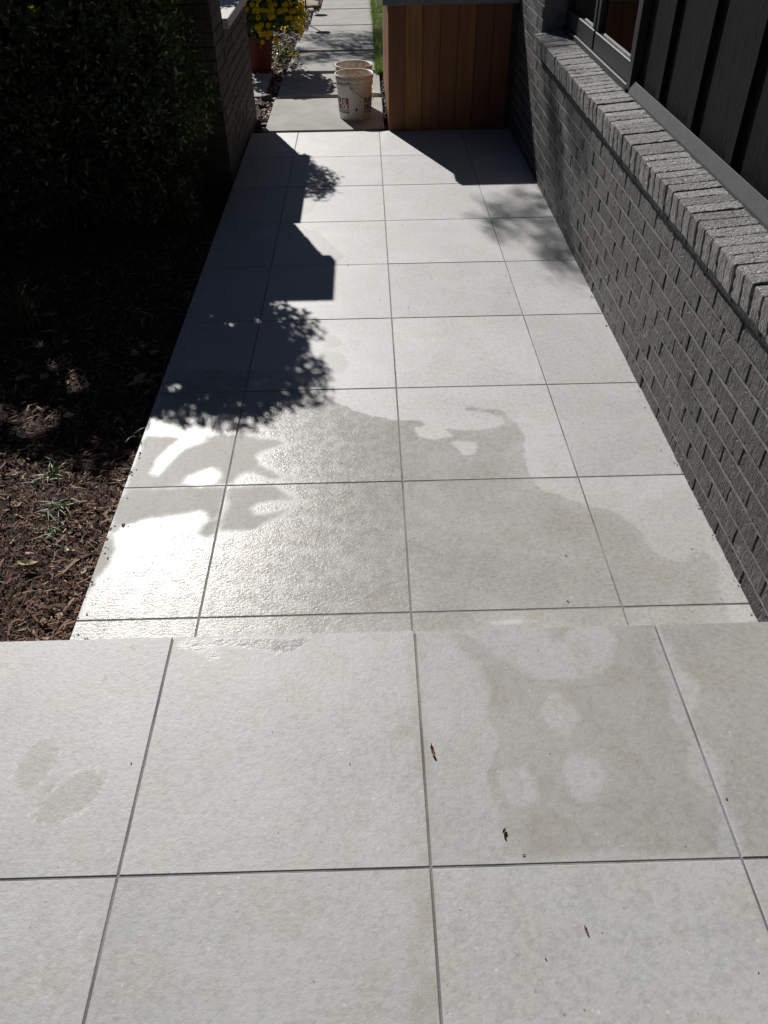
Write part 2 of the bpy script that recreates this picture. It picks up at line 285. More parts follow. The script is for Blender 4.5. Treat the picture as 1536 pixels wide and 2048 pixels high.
def sdist(px, py, poly):
    """signed distance, positive inside"""
    A = np.array(poly, float); B = np.roll(A, -1, 0); d = np.full(px.shape, 1e9); ins = np.zeros(px.shape, bool)
    for (ax, ay), (bx, by) in zip(A, B):
        ex, ey = bx-ax, by-ay; L = ex*ex+ey*ey+1e-12
        t = np.clip(((px-ax)*ex+(py-ay)*ey)/L, 0, 1); d = np.minimum(d, np.hypot(px-ax-t*ex, py-ay-t*ey))
        c = ((ay > py) != (by > py)); xi = ax+(py-ay)/(by-ay+1e-12)*ex; ins ^= c & (px < xi)
    return np.where(ins, d, -d)
def union(px, py, add, sub=()):
    d = np.full(px.shape, -1.0)
    for p in add: d = np.maximum(d, sdist(px, py, p))
    for p in sub: d = np.minimum(d, -sdist(px, py, p))
    return np.clip(d, -.3, .3)
GAP = 0.0046
def tile(x0, x1, y0, y1, z, parent, masks, fine=True, th=.02):
    """one paver with a small arris; top is a grid so that the water outlines stored on it stay sharp"""
    g = GAP/2; x0 += g; x1 -= g; y0 += g; y1 -= g; c = .0015
    cs = .011 if 'rings' in masks and x1 < -.3 else .02; nx = max(2, int((x1-x0)/cs)) if fine else 1; ny = max(2, int((y1-y0)/cs)) if fine else 1
    xs = np.concatenate([[x0], np.linspace(x0+c, x1-c, nx+1), [x1]]); ys = np.concatenate([[y0], np.linspace(y0+c, y1-c, ny+1), [y1]])
    X, Y = np.meshgrid(xs, ys, indexing='ij'); Z = np.full(X.shape, z); Z[0] = Z[-1] = z-c; Z[:, 0] = Z[:, -1] = z-c
    a, b = X.shape; V = np.stack([X, Y, Z], -1).reshape(-1, 3); I = np.arange(a*b).reshape(a, b)
    F = np.stack([I[:-1, :-1], I[1:, :-1], I[1:, 1:], I[:-1, 1:]], -1).reshape(-1, 4)
    per = np.concatenate([I[:, 0], I[-1, 1:], I[::-1, -1][1:], I[0, ::-1][1:-1]]); n0 = len(V)
    low = V[per].copy(); low[:, 2] = z-th; V = np.vstack([V, low]); k = np.arange(len(per)); k2 = (k+1) % len(per)
    F = np.vstack([F, np.stack([per[k2], per[k], n0+k, n0+k2], -1)])
    at = {'rim': np.full(len(V), -.3)}
    for n, (add, sub) in masks.items():
        if n != 'rings': at[n] = union(V[:, 0], V[:, 1], add, sub)
    for p in masks.get('rings', ((), ()))[0]: sdv = sdist(V[:, 0], V[:, 1], p); at['rim'] = np.maximum(at['rim'], np.minimum(sdv+.003, .007-sdv))
    V[:, 2] += random.uniform(-.0006, .0006)
    return mesh_np('tile', V, F, M['tile_worn'] if z > .1 else M['tile'], parent, at)
TS = 0.6096
# ---- ground
gx = 120
ground = mesh_np('ground', [(-gx, -gx, -.10), (gx, -gx, -.10), (gx, gx, -.10), (-gx, gx, -.10)], [(0, 1, 2, 3)], M['soil']); tag(ground, 'dark bare soil ground', None, None, 'structure')
# ---- lower walkway
walk = box('walkway', -.868, 1.075, 1.32, 6.432, -.12, -.0018, M['grout']); tag(walk, kind='structure')
XL = [-.87, .0935-TS, .0935, .0935+TS, 1.078]; YL = [1.335]+[1.558+TS*k for k in range(9)]
mk = {'wet': (WET[:1], WET_HOLE), 'pool': (POOL, POOL_HOLE), 'damp': (WET[1:], []), 'dirt': ([], [])}
for j in range(len(YL)-1):
    for i in range(len(XL)-1): tile(XL[i], XL[i+1], YL[j], YL[j+1], 0.0, walk, mk, YL[j] < 4.9)
L_WET[0] = [(x_, y_-.014) for x_, y_ in L_WET[0]]
# ---- upper landing with its step
land = box('landing', -3.2, 1.078, -1.6, 1.331, -.12, .1682, M['grout']); tag(land, kind='structure')
X0 = .0897; xl = [X0+TS*k for k in range(-5, 2)]+[1.08]; yl = [1.3426-TS*k for k in range(5)]
ml = {'rings': (L_POOL, []), 'wet': (L_WET[:2], []), 'pool': ([], []), 'damp': (L_DAMP+L_POOL+[[(-.735, .93), (-.70, .955), (-.69, .90), (-.725, .88)]], L_DAMP_HOLE), 'dirt': (L_DIRT, [])}
for j in range(len(yl)-1):
    for i in range(len(xl)-1): tile(xl[i], xl[i+1], yl[j+1], yl[j], 0.17, land, ml, i >= 2 and j < 2)
riser = box('riser', -3.2, 1.078, 1.331, 1.3385, -.12, .149, M['tile_worn'], land)

# ---- bricks
def brick_mesh(name, lx, ly, lz, mat, bev=.004, jit=.0016, seed=0):
    rr = random.Random(seed); bm = box_bm(-lx/2, lx/2, -ly/2, ly/2, -lz/2, lz/2, bev)
    for v in bm.verts: v.co += Vector((rr.uniform(-jit, jit), rr.uniform(-jit, jit), rr.uniform(-jit, jit)))
    me = bpy.data.meshes.new(name); bm.to_mesh(me); bm.free(); me.materials.append(mat); return me
def rough_brick(name, lx, ly, lz, mat, step, amp, seed, rnd=.004, faces='x'):
    """brick with a wire-cut face: the surface itself is modelled, shared by all bricks of this variant"""
    off = Vector((seed*3.7, seed*1.9, seed*5.3)); n_ = [max(2, int(lx/step)), max(2, int(ly/step)), max(2, int(lz/step))]
    if faces == 'x': n_[0] = 3
    h = (lx/2, ly/2, lz/2); vid = {}; V, F = [], []
    def vert(i, j, k):
        key = (i, j, k)
        if key not in vid:
            p = [(-1+2*a/m)*b for a, m, b in zip(key, n_, h)]; c = [max(-b+rnd, min(b-rnd, q)) for q, b in zip(p, h)]; d = Vector(p)-Vector(c)
            if d.length > 1e-9: d.normalize()
            q = Vector(c)+d*rnd
            f1 = noise.noise(Vector((q.x*60, q.y*170, q.z*32))+off); f2 = noise.noise(Vector((q.x*210, q.y*260, q.z*190))+off*2); f3 = noise.noise(Vector((q.x*22, q.y*22, q.z*22))+off)
            chip = max(0, noise.noise(Vector((q.x*48, q.y*48, q.z*48))+off*3)-.38)*.022
            edge = sum(1 for a, b in zip(p, h) if abs(a) > b-.008) >= 2
            q += d*(amp*(f1*1.1+f2*.55+f3*.8)-(chip if edge else chip*.25)); vid[key] = len(V); V.append(q[:])
        return vid[key]
    for ax in range(3):
        a, b = [(1, 2), (2, 0), (0, 1)][ax]
        for side in (0, n_[ax]):
            for i in range(n_[a]):
                for j in range(n_[b]):
                    qs = []
                    for di, dj in ((0, 0), (1, 0), (1, 1), (0, 1)):
                        t = [0, 0, 0]; t[ax] = side; t[a] = i+di; t[b] = j+dj; qs.append(vert(*t))
                    F.append(qs if side else qs[::-1])
    o = mesh_np(name, np.array(V), np.array(F), mat, None, None, True); me = o.data; bpy.data.objects.remove(o); return me
def put(name, me, parent, loc, rot=(0, 0, 0), scale=(1, 1, 1)):
    o = bpy.data.objects.new(name, me); o.location = loc; o.rotation_euler = rot; o.scale = scale; return link(o, parent)
BH, BL, BJ = .0715, .2195, .0085
house = empty('house', (1.1, 3.5, 0)); tag(house, 'house with charcoal painted brick base below dark vertical siding', 'house')
house.matrix_world.translation = (0, 0, 0); house.location = (0, 0, 0)
wall = box('brick_wall', 1.0755, 1.30, -2.6, 5.52, -.12, .668, M['mortar'], house)
wallf = box('brick_wall', 1.0755, 1.30, 5.523, 9.0, -.12, 3.4, M['mortar'], house)
wb = [rough_brick('brick', .10, BL-BJ, BH-BJ, M['brick'], .0042, .0013, 3+i, .003) for i in range(8)]
FX = 1.07
k = -5
while .408+BH*k < 2.2:
    zt = .408+BH*k; high = zt > .70
    y = 2.403+(BL/2 if k % 2 else 0)-BL*8
    while y < 6.42:
        ya, yb = y+BJ/2, y+BL-BJ/2; y += BL
        lo = 5.528 if high else 1.15
        if yb < lo+.02 or ya > 6.45 or (high and zt > 1.55): continue
        ya = max(ya, lo); sc = (yb-ya)/(BL-BJ)
        put('brick', random.choice(wb), wallf if (ya+yb)/2 > 5.523 else wall, (FX+.05+random.uniform(-.0014, .0014), (ya+yb)/2, zt-(BH-BJ)/2+random.uniform(-.0012, .0012)),
            (random.uniform(-.004, .004), 0, random.uniform(-.006, .006)), (1, sc, 1))
    k += 1
k = -6
while .408+BH*k < 1.5:
    z0 = .408+BH*k-.001; ya, yb, par = (1.15, 6.43, wall) if z0 < .64 else (5.53, 6.43, wallf)
    bm = bmesh.new(); pr = [(FX+.0012, z0), (FX+.0045, z0+BJ+.002), (FX+.02, z0+BJ+.002), (FX+.02, z0)]; vs = [bm.verts.new((x_, y_, z_)) for y_ in (ya, yb) for x_, z_ in pr]
    for a in range(4): bm.faces.new((vs[a], vs[(a+1) % 4], vs[4+(a+1) % 4], vs[4+a]))
    bm.faces.new(vs[:4]); bm.faces.new(vs[4:][::-1]); bmesh.ops.recalc_face_normals(bm, faces=list(bm.faces)); mesh_bm('mortar_joint', bm, M['mortar'], par); k += 1
# rowlock sill
bm = box_bm(-.081, .081, -4.06, 4.06, -.045, .044); bmesh.ops.rotate(bm, verts=list(bm.verts), cent=(0, 0, 0), matrix=Matrix.Rotation(-math.atan2(.014, .165), 3, 'Y'))
bmesh.ops.translate(bm, verts=list(bm.verts), vec=(1.117, 1.459, .733)); sill = mesh_bm('window_sill', bm, M['mortar'], house)
sl = math.atan2(.014, .165); SW = .0665
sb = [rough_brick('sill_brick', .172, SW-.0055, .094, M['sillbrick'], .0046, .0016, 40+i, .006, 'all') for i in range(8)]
y = 5.52-SW/2; i = 0
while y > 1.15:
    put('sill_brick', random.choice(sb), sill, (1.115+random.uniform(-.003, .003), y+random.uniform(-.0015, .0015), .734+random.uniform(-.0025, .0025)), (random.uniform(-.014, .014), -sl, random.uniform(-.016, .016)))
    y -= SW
# siding, flashing, battens, window
def m_siding():
    s = NB('dark_fibre_siding'); P = s.pos(); Q = s.vm('MULTIPLY', P, (1, 1, .05)); g = s.noise(Q, 130, 4, .6, .6)
    col = s.mix(s.step(g, .35, .7), (.0055, .0058, .006), (.012, .0124, .0128))
    return s.out(col, .55, s.bump(g, .8, .004), .08)
M['siding'] = m_siding()
M['metal'] = m_plain('grey_flashing_metal', (.072, .072, .074), .6, .3, .0)
M['frame'] = m_plain('dark_window_frame', (.022, .022, .023), .5, .3)
box('siding_panel', 1.232, 1.30, -2.6, 3.98, .80, 3.4, M['siding'], house)
for kk in range(-3, 11):
    yb = 3.625-.42*kk
    if yb > 3.9 or yb < -2.5: continue
    box('batten', 1.212, 1.2335, yb-.026, yb+.026, .846, 3.4, M['siding'], house, .002)
fv = [(1.192, .770), (1.192, .797), (1.2095, .843), (1.2105, .8435), (1.2105, .770)]
V = [(x, yy, z) for yy in (-2.6, 3.975) for x, z in fv]; n = len(fv)
bm = bmesh.new(); vs = [bm.verts.new(v) for v in V]
for a in range(n): bm.faces.new((vs[a], vs[(a+1) % n], vs[n+(a+1) % n], vs[n+a]))
bm.faces.new(vs[:n][::-1]); bm.faces.new(vs[n:]); mesh_bm('flashing', bm, M['metal'], house)
win = box('window', 1.195, 1.30, 3.98, 4.035, .80, 2.6, M['frame'], house, .003); tag(win, 'dark framed window beside the siding')
box('frame', 1.195, 1.30, 4.036, 5.52, .772, .815, M['frame'], win, .003)
for ya, yb in ((4.04, 4.77), (4.80, 5.515)):
    box('frame', 1.205, 1.25, ya, yb, .817, .905, M['frame'], win, .004)
    box('frame', 1.206, 1.25, ya, ya+.045, .906, 2.6, M['frame'], win, .004)
    box('frame', 1.206, 1.25, yb-.045, yb, .906, 2.6, M['frame'], win, .004)
def m_glass():
    s = NB('window_glass'); s.out((.9, .92, .92), .02); g = s.n('ShaderNodeBsdfGlossy'); g.inputs['Roughness'].default_value = .02
    t = s.n('ShaderNodeBsdfTransparent'); t.inputs[0].default_value = (.72, .74, .73, 1); f = s.n('ShaderNodeFresnel'); f.inputs[0].default_value = 1.5
    m = s.n('ShaderNodeMixShader'); s.put(m.inputs[0], s.ma('MULTIPLY', f.outputs[0], 1.6, None, True)); s.t.links.new(t.outputs[0], m.inputs[1]); s.t.links.new(g.outputs[0], m.inputs[2])
    s.t.links.new(m.outputs[0], s.N['Material Output'].inputs[0]); return s.m
M['glass'] = m_glass()
for ya, yb in ((4.085, 4.725), (4.845, 5.47)): box('pane', 1.226, 1.232, ya, yb, .90, 2.6, M['glass'], win)
for q in range(9): box('interior_board', 1.55, 1.575, 3.7+q*.21, 3.7+q*.21+.205, .7, 3.3, M['cedar'], house, .003)
box('interior_floor', 1.31, 1.549, 3.7, 5.6, .70, .74, M['frame'], house)
box('interior_wall', 1.576, 1.66, -2.6, 9.0, -.1, 3.4, M['siding'], house)
box('roof', .62, 4.5, -6.0, 9.3, 3.41, 3.6, M['siding'], house)
box('rear_wall', -4.2, 1.08, -1.85, -1.62, -.1, 3.4, M['siding'], house)
box('porch_roof', -4.4, .615, -6.0, -.55, 3.41, 3.6, M['siding'], house)

# ---- left brick pier and low wall
gw = empty('garden_wall'); tag(gw, 'brown grey brick pier and low wall with pale stone caps beside the walkway', 'brick wall')
PX, PY0, PY1 = -.88, 5.345, 5.755
pier = box('pier', PX-.40, PX-.004, PY0+.005, PY1-.005, -.12, 1.195, M['mortar_b'], gw)
low = box('low_wall', PX-.30, PX-.005, PY1, 6.945, -.12, .785, M['mortar_b'], gw)
pb = [brick_mesh('brick', .09, BL-BJ, BH-BJ, M['brick_b'], .0022, .001, seed=80+i) for i in range(6)]
def course_run(parent, axis, fixed, a, b, z, odd, me_list, depth=.09):
    """bricks along y (axis 'y', face at x=fixed) or along x (face at y=fixed, facing -y)"""
    p = a-(BL/2 if odd else 0)
    while p < b-.02:
        s0, s1 = max(p, a)+BJ/2*(p > a), min(p+BL, b)-BJ/2*(p+BL < b); p += BL
        if s1-s0 < .025: continue
        c = (s0+s1)/2; scl = (s1-s0)/(BL-BJ); jx = random.uniform(-.002, .002)
        if axis == 'y': put('brick', random.choice(me_list), parent, (fixed-depth/2+jx, c, z), (0, 0, random.uniform(-.01, .01)), (1, scl, 1))
        elif axis == 'x-': put('brick', random.choice(me_list), parent, (c, fixed+depth/2+jx, z), (0, 0, math.pi/2), (1, scl, 1))
        else: put('brick', random.choice(me_list), parent, (c, fixed-depth/2+jx, z), (0, 0, -math.pi/2), (1, scl, 1))
k = 0
while .785-BH*k > -.05:
    z = .785-BH*k-(BH)/2
    course_run(low, 'y', PX, PY1+.004, 6.94, z, k % 2, pb); course_run(low, 'x+', 6.955, PX-.30, PX-.092, z, k % 2, pb); k += 1
k = 0
while 1.195-BH*k > -.05:
    z = 1.195-BH*k-BH/2
    course_run(pier, 'y', PX+.001, PY0+.002, PY1, z, k % 2, pb); course_run(pier, 'x-', PY0, PX-.41, PX-.092, z, (k+1) % 2, pb); k += 1
box('pier_cap', PX-.44, PX+.03, PY0-.025, PY1+.035, 1.197, 1.262, M['cap'], gw, .004)
box('wall_cap', PX-.34, PX+.035, PY1+.002, 6.985, .788, .845, M['cap'], gw, .004)

# ---- cedar clad counter
ctr = empty('wood_counter'); tag(ctr, 'cedar clad outdoor counter with grey stone top at the end of the walkway', 'counter')
box('core', .187, 1.066, 6.442, 8.3, -.10, .808, M['mortar_b'], ctr)
ws = [.118, .124, .124, .124, .124, .122, .1265]; x = .167
for wv in ws:
    box('plank', x+.0015, x+wv-.0015, 6.42, 6.441, -.01+.012, .807, M['cedar'], ctr, .0015); x += wv
yv = 6.4415
for q in range(13):
    box('plank', .165, .186, yv+.0015, yv+.1395, -.03, .807, M['cedar'], ctr, .0015); yv += .141
box('countertop', .127, 1.066, 6.385, 8.34, .8095, .876, M['counter'], ctr, .003)

# ------------------------------------------------------------------ scatter builders
def frames(n, tilt):
    """random tangent frames: yaw uniform, tilt normal spread"""
    yaw = RNG.uniform(0, 2*np.pi, n); t = RNG.normal(0, tilt, n); r = RNG.normal(0, tilt, n)
    a = np.stack([np.cos(yaw)*np.cos(t), np.sin(yaw)*np.cos(t), np.sin(t)], -1)
    b0 = np.stack([-np.sin(yaw), np.cos(yaw), np.zeros(n)], -1); c0 = np.cross(a, b0)
    b = b0*np.cos(r)[:, None]+c0*np.sin(r)[:, None]; return a, b, np.cross(a, b)
def chips(name, P, length, width, tilt, mat, parent=None, arch=.12, thick=None, power=1.0):
    """bent slivers: two quads each (three cross-sections)"""
    n = len(P); a, b, c = frames(n, tilt); L = length[:, None]; Wd = width[:, None]; bow = RNG.normal(0, arch, n)[:, None]*L; side = RNG.normal(0, .12, n)[:, None]*L
    V = np.empty((n, 6, 3)); tw = RNG.uniform(.35, 1, (n, 1)); tw2 = RNG.uniform(.25, 1, (n, 1))
    for i, (u, ww) in enumerate(((-.5, tw), (0, 1.0), (.5, tw2))):
        mid = P+a*L*u+(c*bow+b*side)*(1-abs(u)*2)
        V[:, i*2] = mid-b*Wd*.5*ww; V[:, i*2+1] = mid+b*Wd*.5*ww
    base = np.arange(n)[:, None]*6; F = np.concatenate([base+np.array([0, 1, 3, 2]), base+np.array([2, 3, 5, 4])])
    r = np.repeat(RNG.uniform(0, 1, n)**power, 6)
    return mesh_np(name, V.reshape(-1, 3), F, mat, parent, {'rnd': r})
def leaves(name, P, Nrm, size, mat, parent=None, asp=.45, spread=.9):
    """folded diamond leaves facing roughly along Nrm"""
    n = len(P); Nn = Nrm+RNG.normal(0, spread, (n, 3)); Nn /= np.linalg.norm(Nn, axis=1)[:, None]
    t = RNG.normal(0, 1, (n, 3)); t -= Nn*(t*Nn).sum(1)[:, None]; t /= np.linalg.norm(t, axis=1)[:, None]; b = np.cross(Nn, t); s = size[:, None]
    V = np.stack([P, P+t*s*.45+b*s*asp*.5+Nn*s*.10, P+t*s, P+t*s*.45-b*s*asp*.5+Nn*s*.10], 1)
    base = np.arange(n)[:, None]*4; F = np.concatenate([base+np.array([0, 1, 2]), base+np.array([0, 2, 3])])
    return mesh_np(name, V.reshape(-1, 3), F, mat, parent, {'rnd': np.repeat(RNG.uniform(0, 1, n), 4)})
def blades(P, h, wd, lean, n_seg=3):
    n = len(P); yaw = RNG.uniform(0, 2*np.pi, n); d = np.stack([np.cos(yaw), np.sin(yaw), np.zeros(n)], -1); s = np.stack([-np.sin(yaw), np.cos(yaw), np.zeros(n)], -1)
    V = np.empty((n, (n_seg+1)*2, 3))
    for i in range(n_seg+1):
        u = i/n_seg; c = P+d*(lean*h*u*u)[:, None]+np.array([0, 0, 1.0])*(h*u*(1-.35*np.minimum(lean, 1.6)*u*u))[:, None]; ww = (wd*(1-u**1.6)*.5+.0002)[:, None]
        V[:, i*2] = c-s*ww; V[:, i*2+1] = c+s*ww
    base = np.arange(n)[:, None]*((n_seg+1)*2); F = np.concatenate([base+np.array([2*i, 2*i+1, 2*i+3, 2*i+2]) for i in range(n_seg)])
    return V.reshape(-1, 3), F, np.repeat(RNG.uniform(0, 1, n), (n_seg+1)*2)
def bed_z(x, y):
    return -.045+.012*np.sin(x*3.1+1)*np.cos(y*2.3)+.010*np.sin(x*7.7+y*5.1)

# ---- planting bed left of the walkway
xs = np.linspace(-4.5, -.872, 74); ys = np.linspace(1.33, 8.6, 146); X, Y = np.meshgrid(xs, ys, indexing='ij')
Z = bed_z(X, Y)+RNG.normal(0, .004, X.shape); I = np.arange(X.size).reshape(X.shape)
bed = mesh_np('mulch_bed', np.stack([X, Y, Z], -1).reshape(-1, 3), np.stack([I[:-1, :-1], I[1:, :-1], I[1:, 1:], I[:-1, 1:]], -1).reshape(-1, 4), M['soil'], smooth=True)
tag(bed, kind='structure')
n = 76000; x = -.875-RNG.uniform(0, 1, n)**1.25*1.9; y = 1.34+RNG.uniform(0, 1, n)**1.2*3.6
P = np.stack([x, y, bed_z(x, y)+RNG.uniform(-.006, .016, n)], -1)
ln = np.exp(RNG.normal(math.log(.020), .55, n)); wd = np.clip(ln*RNG.uniform(.04, .22, n), .0010, .010); P[:, 0] = np.minimum(P[:, 0], -.874-ln*.35)
mul = chips('bark_mulch', P, ln, wd, .30, M['mulch'], power=1.15); tag(mul, 'shredded dark brown bark mulch covering the bed', 'mulch', None, 'stuff')

# ---- soil around the slab path, pale bark chips, dark gravel
yard = mesh_np('path_bed', [(-4.5, 6.436, -.075), (1.06, 6.436, -.075), (1.06, 18, -.075), (-4.5, 18, -.075)], [(0, 1, 2, 3)], M['soil']); tag(yard, kind='structure')
def ok_chip(x, y):
    return ~((x > -.80) & (x < .14) & (y > 6.58) & (y < 10.64))
n = 26000; x = RNG.uniform(-1.9, .16, n); y = RNG.uniform(6.45, 13.2, n); k = ~((x < -.87) & (x > -1.2) & (y < 6.96)); x, y = x[k], y[k]
P = np.stack([x, y, np.where(x > -.78, RNG.uniform(-.074, -.062, len(x)), RNG.uniform(-.072, -.042, len(x)))], -1); ln = np.exp(RNG.normal(math.log(.026), .45, len(x))); wd = ln*RNG.uniform(.25, .7, len(x))
tag(chips('bark_chips', P, ln, wd, .4, M['chips'], power=.9), 'pale brown bark chips beside the slab path', 'bark chips', None, 'stuff')
n = 2600; x = RNG.uniform(.125, .19, n); y = RNG.uniform(6.45, 8.5, n); P = np.stack([x, y, RNG.uniform(-.075, -.045, n)], -1)
ln = RNG.uniform(.012, .028, n); tag(chips('dark_gravel', P, ln, ln*RNG.uniform(.5, .9, n), .5, M['gravel'], arch=.3), 'dark gravel strip between the slabs and the counter', 'gravel', None, 'stuff')

# ---- concrete slabs
SLABS = [(-.785, .135, 6.60, 7.565, 'nearest concrete path slab, carrying the two white buckets'), (-.775, .13, 7.70, 8.50, 'second concrete path slab, under the round flower shadow'),
    (-.76, .10, 8.61, 9.48, 'third concrete path slab, behind the buckets'), (-.742, .10, 9.58, 10.63, 'fourth concrete path slab, half under dappled tree shade'),
    (-.656, .10, 10.645, 10.985, 'narrow fifth concrete path slab beside the lawn'), (-.645, .11, 11.025, 11.97, 'sixth concrete path slab, with a lamp shadow on its far corner'),
    (-.575, .12, 11.975, 12.16, 'thin seventh concrete path slab near the top edge'), (-.56, .125, 12.20, 13.4, 'farthest concrete path slab at the top edge'),
    (-1.95, -.895, 7.69, 8.575, 'side concrete slab in front of the flower pot')]
for x0, x1, y0, y1, lab in SLABS:
    sbm = box_bm(x0, x1, y0, y1, -.085, -.03+random.uniform(-.003, .003), .006, 2)
    for v in sbm.verts: v.co += Vector((random.uniform(-.003, .003), random.uniform(-.003, .003), 0))
    tag(mesh_bm('concrete_slab', sbm, M['slab']), lab, 'slab', 'slabs of the garden path')
def stone(name, loc, s, mat, seed, flat=.5):
    bm = bmesh.new(); bmesh.ops.create_icosphere(bm, subdivisions=3, radius=1); rr = random.Random(seed); ph = [rr.uniform(0, 6) for _ in range(6)]
    for v in bm.verts:
        c = v.co; k = 1+.13*math.sin(3*c.x+ph[0])+.11*math.sin(4*c.y+ph[1])+.09*math.sin(5*c.z+ph[2])+.05*math.sin(9*c.x+7*c.y+ph[3])
        v.co = Vector((c.x*k*s[0], c.y*k*s[1], c.z*k*s[2]*1.0))
    o = mesh_bm(name, bm, mat, None, True); o.location = loc; o.rotation_euler = (0, 0, rr.uniform(0, 6)); return o
M['darkstone'] = m_rough('dark_stone', (.03, .03, .032), (.07, .07, .072), 20, .7, .5, 80)
M['sandstone'] = m_rough('tan_flagstone', (.36, .29, .21), (.46, .38, .29), 8, .9, .5, 60)
tag(stone('dark_stone', (-.86, 7.62, -.035), (.055, .04, .035), M['darkstone'], 1), 'rounded dark stone beside the corner of the second slab', 'stone')
tag(stone('pale_stone', (-.78, 7.635, -.045), (.035, .02, .018), M['cap'], 2), 'small pale stone in the gap between the first two slabs', 'stone')
tag(stone('pale_stone', (-.82, 6.98, -.05), (.03, .022, .02), M['cap'], 3), 'small pale stone at the edge of the nearest slab', 'stone')
tag(stone('pale_stone', (.08, 7.63, -.03), (.05, .03, .03), M['cap'], 5), 'small pale stone behind the front bucket', 'stone')
tag(stone('dark_stone', (-.80, 6.85, -.06), (.05, .035, .025), M['darkstone'], 6), 'flat dark stone near the low wall foot', 'stone')
fs = stone('flagstone', (-.83, 12.75, -.05), (.33, .22, .05), M['sandstone'], 9); tag(fs, 'tan flagstone at the top edge behind the lamp', 'flagstone')
tag(stone('flagstone', (-.70, 12.24, -.055), (.14, .05, .025), M['sandstone'], 12), 'narrow tan flagstone touching the path edge', 'flagstone')

# ---- lawn strip right of the path
lawn = mesh_np('lawn', [(.105, 8.45, -.06), (1.06, 8.45, -.06), (3.5, 8.45, -.06), (3.5, 18, -.06), (.125, 18, -.06)], [(0, 1, 2, 3, 4)], M['soil']); tag(lawn, kind='structure')
n = 22000; y = 8.45+RNG.uniform(0, 1, n)**1.4*5.5; x = .105+RNG.uniform(0, 1, n)**1.5*.9
V, F, r = blades(np.stack([x, y, np.full(n, -.06)], -1), RNG.uniform(.05, .13, n), RNG.uniform(.003, .006, n), RNG.uniform(.1, 1.1, n))
g1 = mesh_np('grass', V, F, M['grass'], None, {'rnd': r}); tag(g1, 'green lawn grass between path and counter', 'grass', None, 'stuff')

# ---- hedge
def hedge_pts(n, x0, x1, y0, y1, z1, e=3.2, shell=.75):
    c = np.array([(x0+x1)/2, (y0+y1)/2, z1*.48]); h = np.array([(x1-x0)/2, (y1-y0)/2, z1*.52])
    d = RNG.normal(0, 1, (n, 3))*np.array([1.0, 1.0, 1.0]); u = RNG.uniform(-1, 1, (n, 3)); f = RNG.integers(0, 3, n); sgn = np.where(RNG.uniform(0, 1, n) > .5, 1.0, -1.0)
    u[np.arange(n), f] = sgn
    wgt = RNG.uniform(0, 1, n)
    k = (np.abs(u)**e).sum(1)**(1/e); s = u/k[:, None]
    bump = 1+.05*np.sin(s[:, 0]*9+s[:, 2]*7)+.045*np.sin(s[:, 1]*11+s[:, 0]*14)+.05*np.sin(s[:, 2]*13+s[:, 1]*6+2)
    r = np.where(wgt < shell, 1-np.abs(RNG.normal(0, .09, n)), RNG.uniform(.35, .95, n))*bump
    return c+s*h*r[:, None], s/h
hd = empty('hedge', (-2.2, 4.75, -.05)); tag(hd, 'dense dark green clipped hedge in front of the brick pier', 'hedge'); hd.location = (0, 0, 0)
pa, na = hedge_pts(125000, -3.6, -.975, 4.46, 5.28, 1.56, 4.5); na /= np.linalg.norm(na, axis=1)[:, None]
HOLES = np.array([(-1.55, 3.38, .07), (-1.42, 3.22, .06), (-1.3, 3.02, .07), (-1.22, 3.12, .05), (-1.78, 2.76, .20), (-1.6, 2.68, .13), (-1.36, 2.72, .09), (-.76, 3.42, .036), (-.64, 3.35, .040), (-.70, 3.47, .024), (-.52, 3.38, .028), (-.80, 2.84, .032), (-.83, 3.04, .022), (-.45, 3.44, .018), (-1.9, 3.2, .08), (-1.05, 3.3, .05), (-.98, 2.95, .05)])
def gaps(p, k=1.0):
    """leaves cut away along the sun direction so sun flecks land on the HOLES spots"""
    gx_, gy_ = p[:, 0]-TO_SUN.x/TO_SUN.z*p[:, 2], p[:, 1]-TO_SUN.y/TO_SUN.z*p[:, 2]; keep = np.ones(len(p), bool)
    for hx, hy, hr in HOLES: keep &= np.hypot((gx_-hx), (gy_-hy)*.75) > hr*k
    return keep
kp = gaps(pa); pa, na = pa[kp], na[kp]
hl = leaves('foliage', pa, na, RNG.uniform(.024, .044, len(pa)), M['hedge'], hd, .5, 1.2)
pi_, ni_ = hedge_pts(15000, -3.55, -1.01, 4.50, 5.24, 1.52, 4.5, shell=0.0); pi_ = pi_[gaps(pi_, 1.25)]; leaves('inner_foliage', pi_, RNG.normal(0, 1, pi_.shape), RNG.uniform(.08, .12, len(pi_)), M['hedge'], hd, .6, .2)
# shoots standing out of the clipped face
tw = []; bmh = bmesh.new()
for i in range(330):
    p, q = hedge_pts(1, -3.6, -.975, 4.46, 5.28, 1.56, 4.5, shell=1.0); p = p[0]; q = q[0]/np.linalg.norm(q[0]); d = q*.7+np.array([0, 0, .75])+RNG.normal(0, .3, 3); d /= np.linalg.norm(d); L = RNG.uniform(.05, .13)
    tube([p-d*.12, p+d*L*.5, p+d*L], [.002, .0014, .0007], 4, bmh, False)
    m = 16; t = RNG.uniform(0, 1, m); tw.append(p+d*(L*t)[:, None]+RNG.normal(0, .004, (m, 3)))
tw = np.concatenate(tw); leaves('shoot_foliage', tw, np.tile([[0, 0, 1.0]], (len(tw), 1)), RNG.uniform(.018, .032, len(tw)), M['hedge'], hd, .35, 1.2)
for i in range(26):
    bx, by = random.uniform(-3.3, -1.25), random.uniform(4.85, 5.1); p = Vector((bx, by, -.06)); pts = [p]
    for j in range(4): p = p+Vector((random.uniform(-.12, .12), random.uniform(-.1, .1), .33)); pts.append(p)
    tube(pts, [.012, .010, .008, .005, .003], 6, bmh)
mesh_bm('branches', bmh, M['bark'], hd)

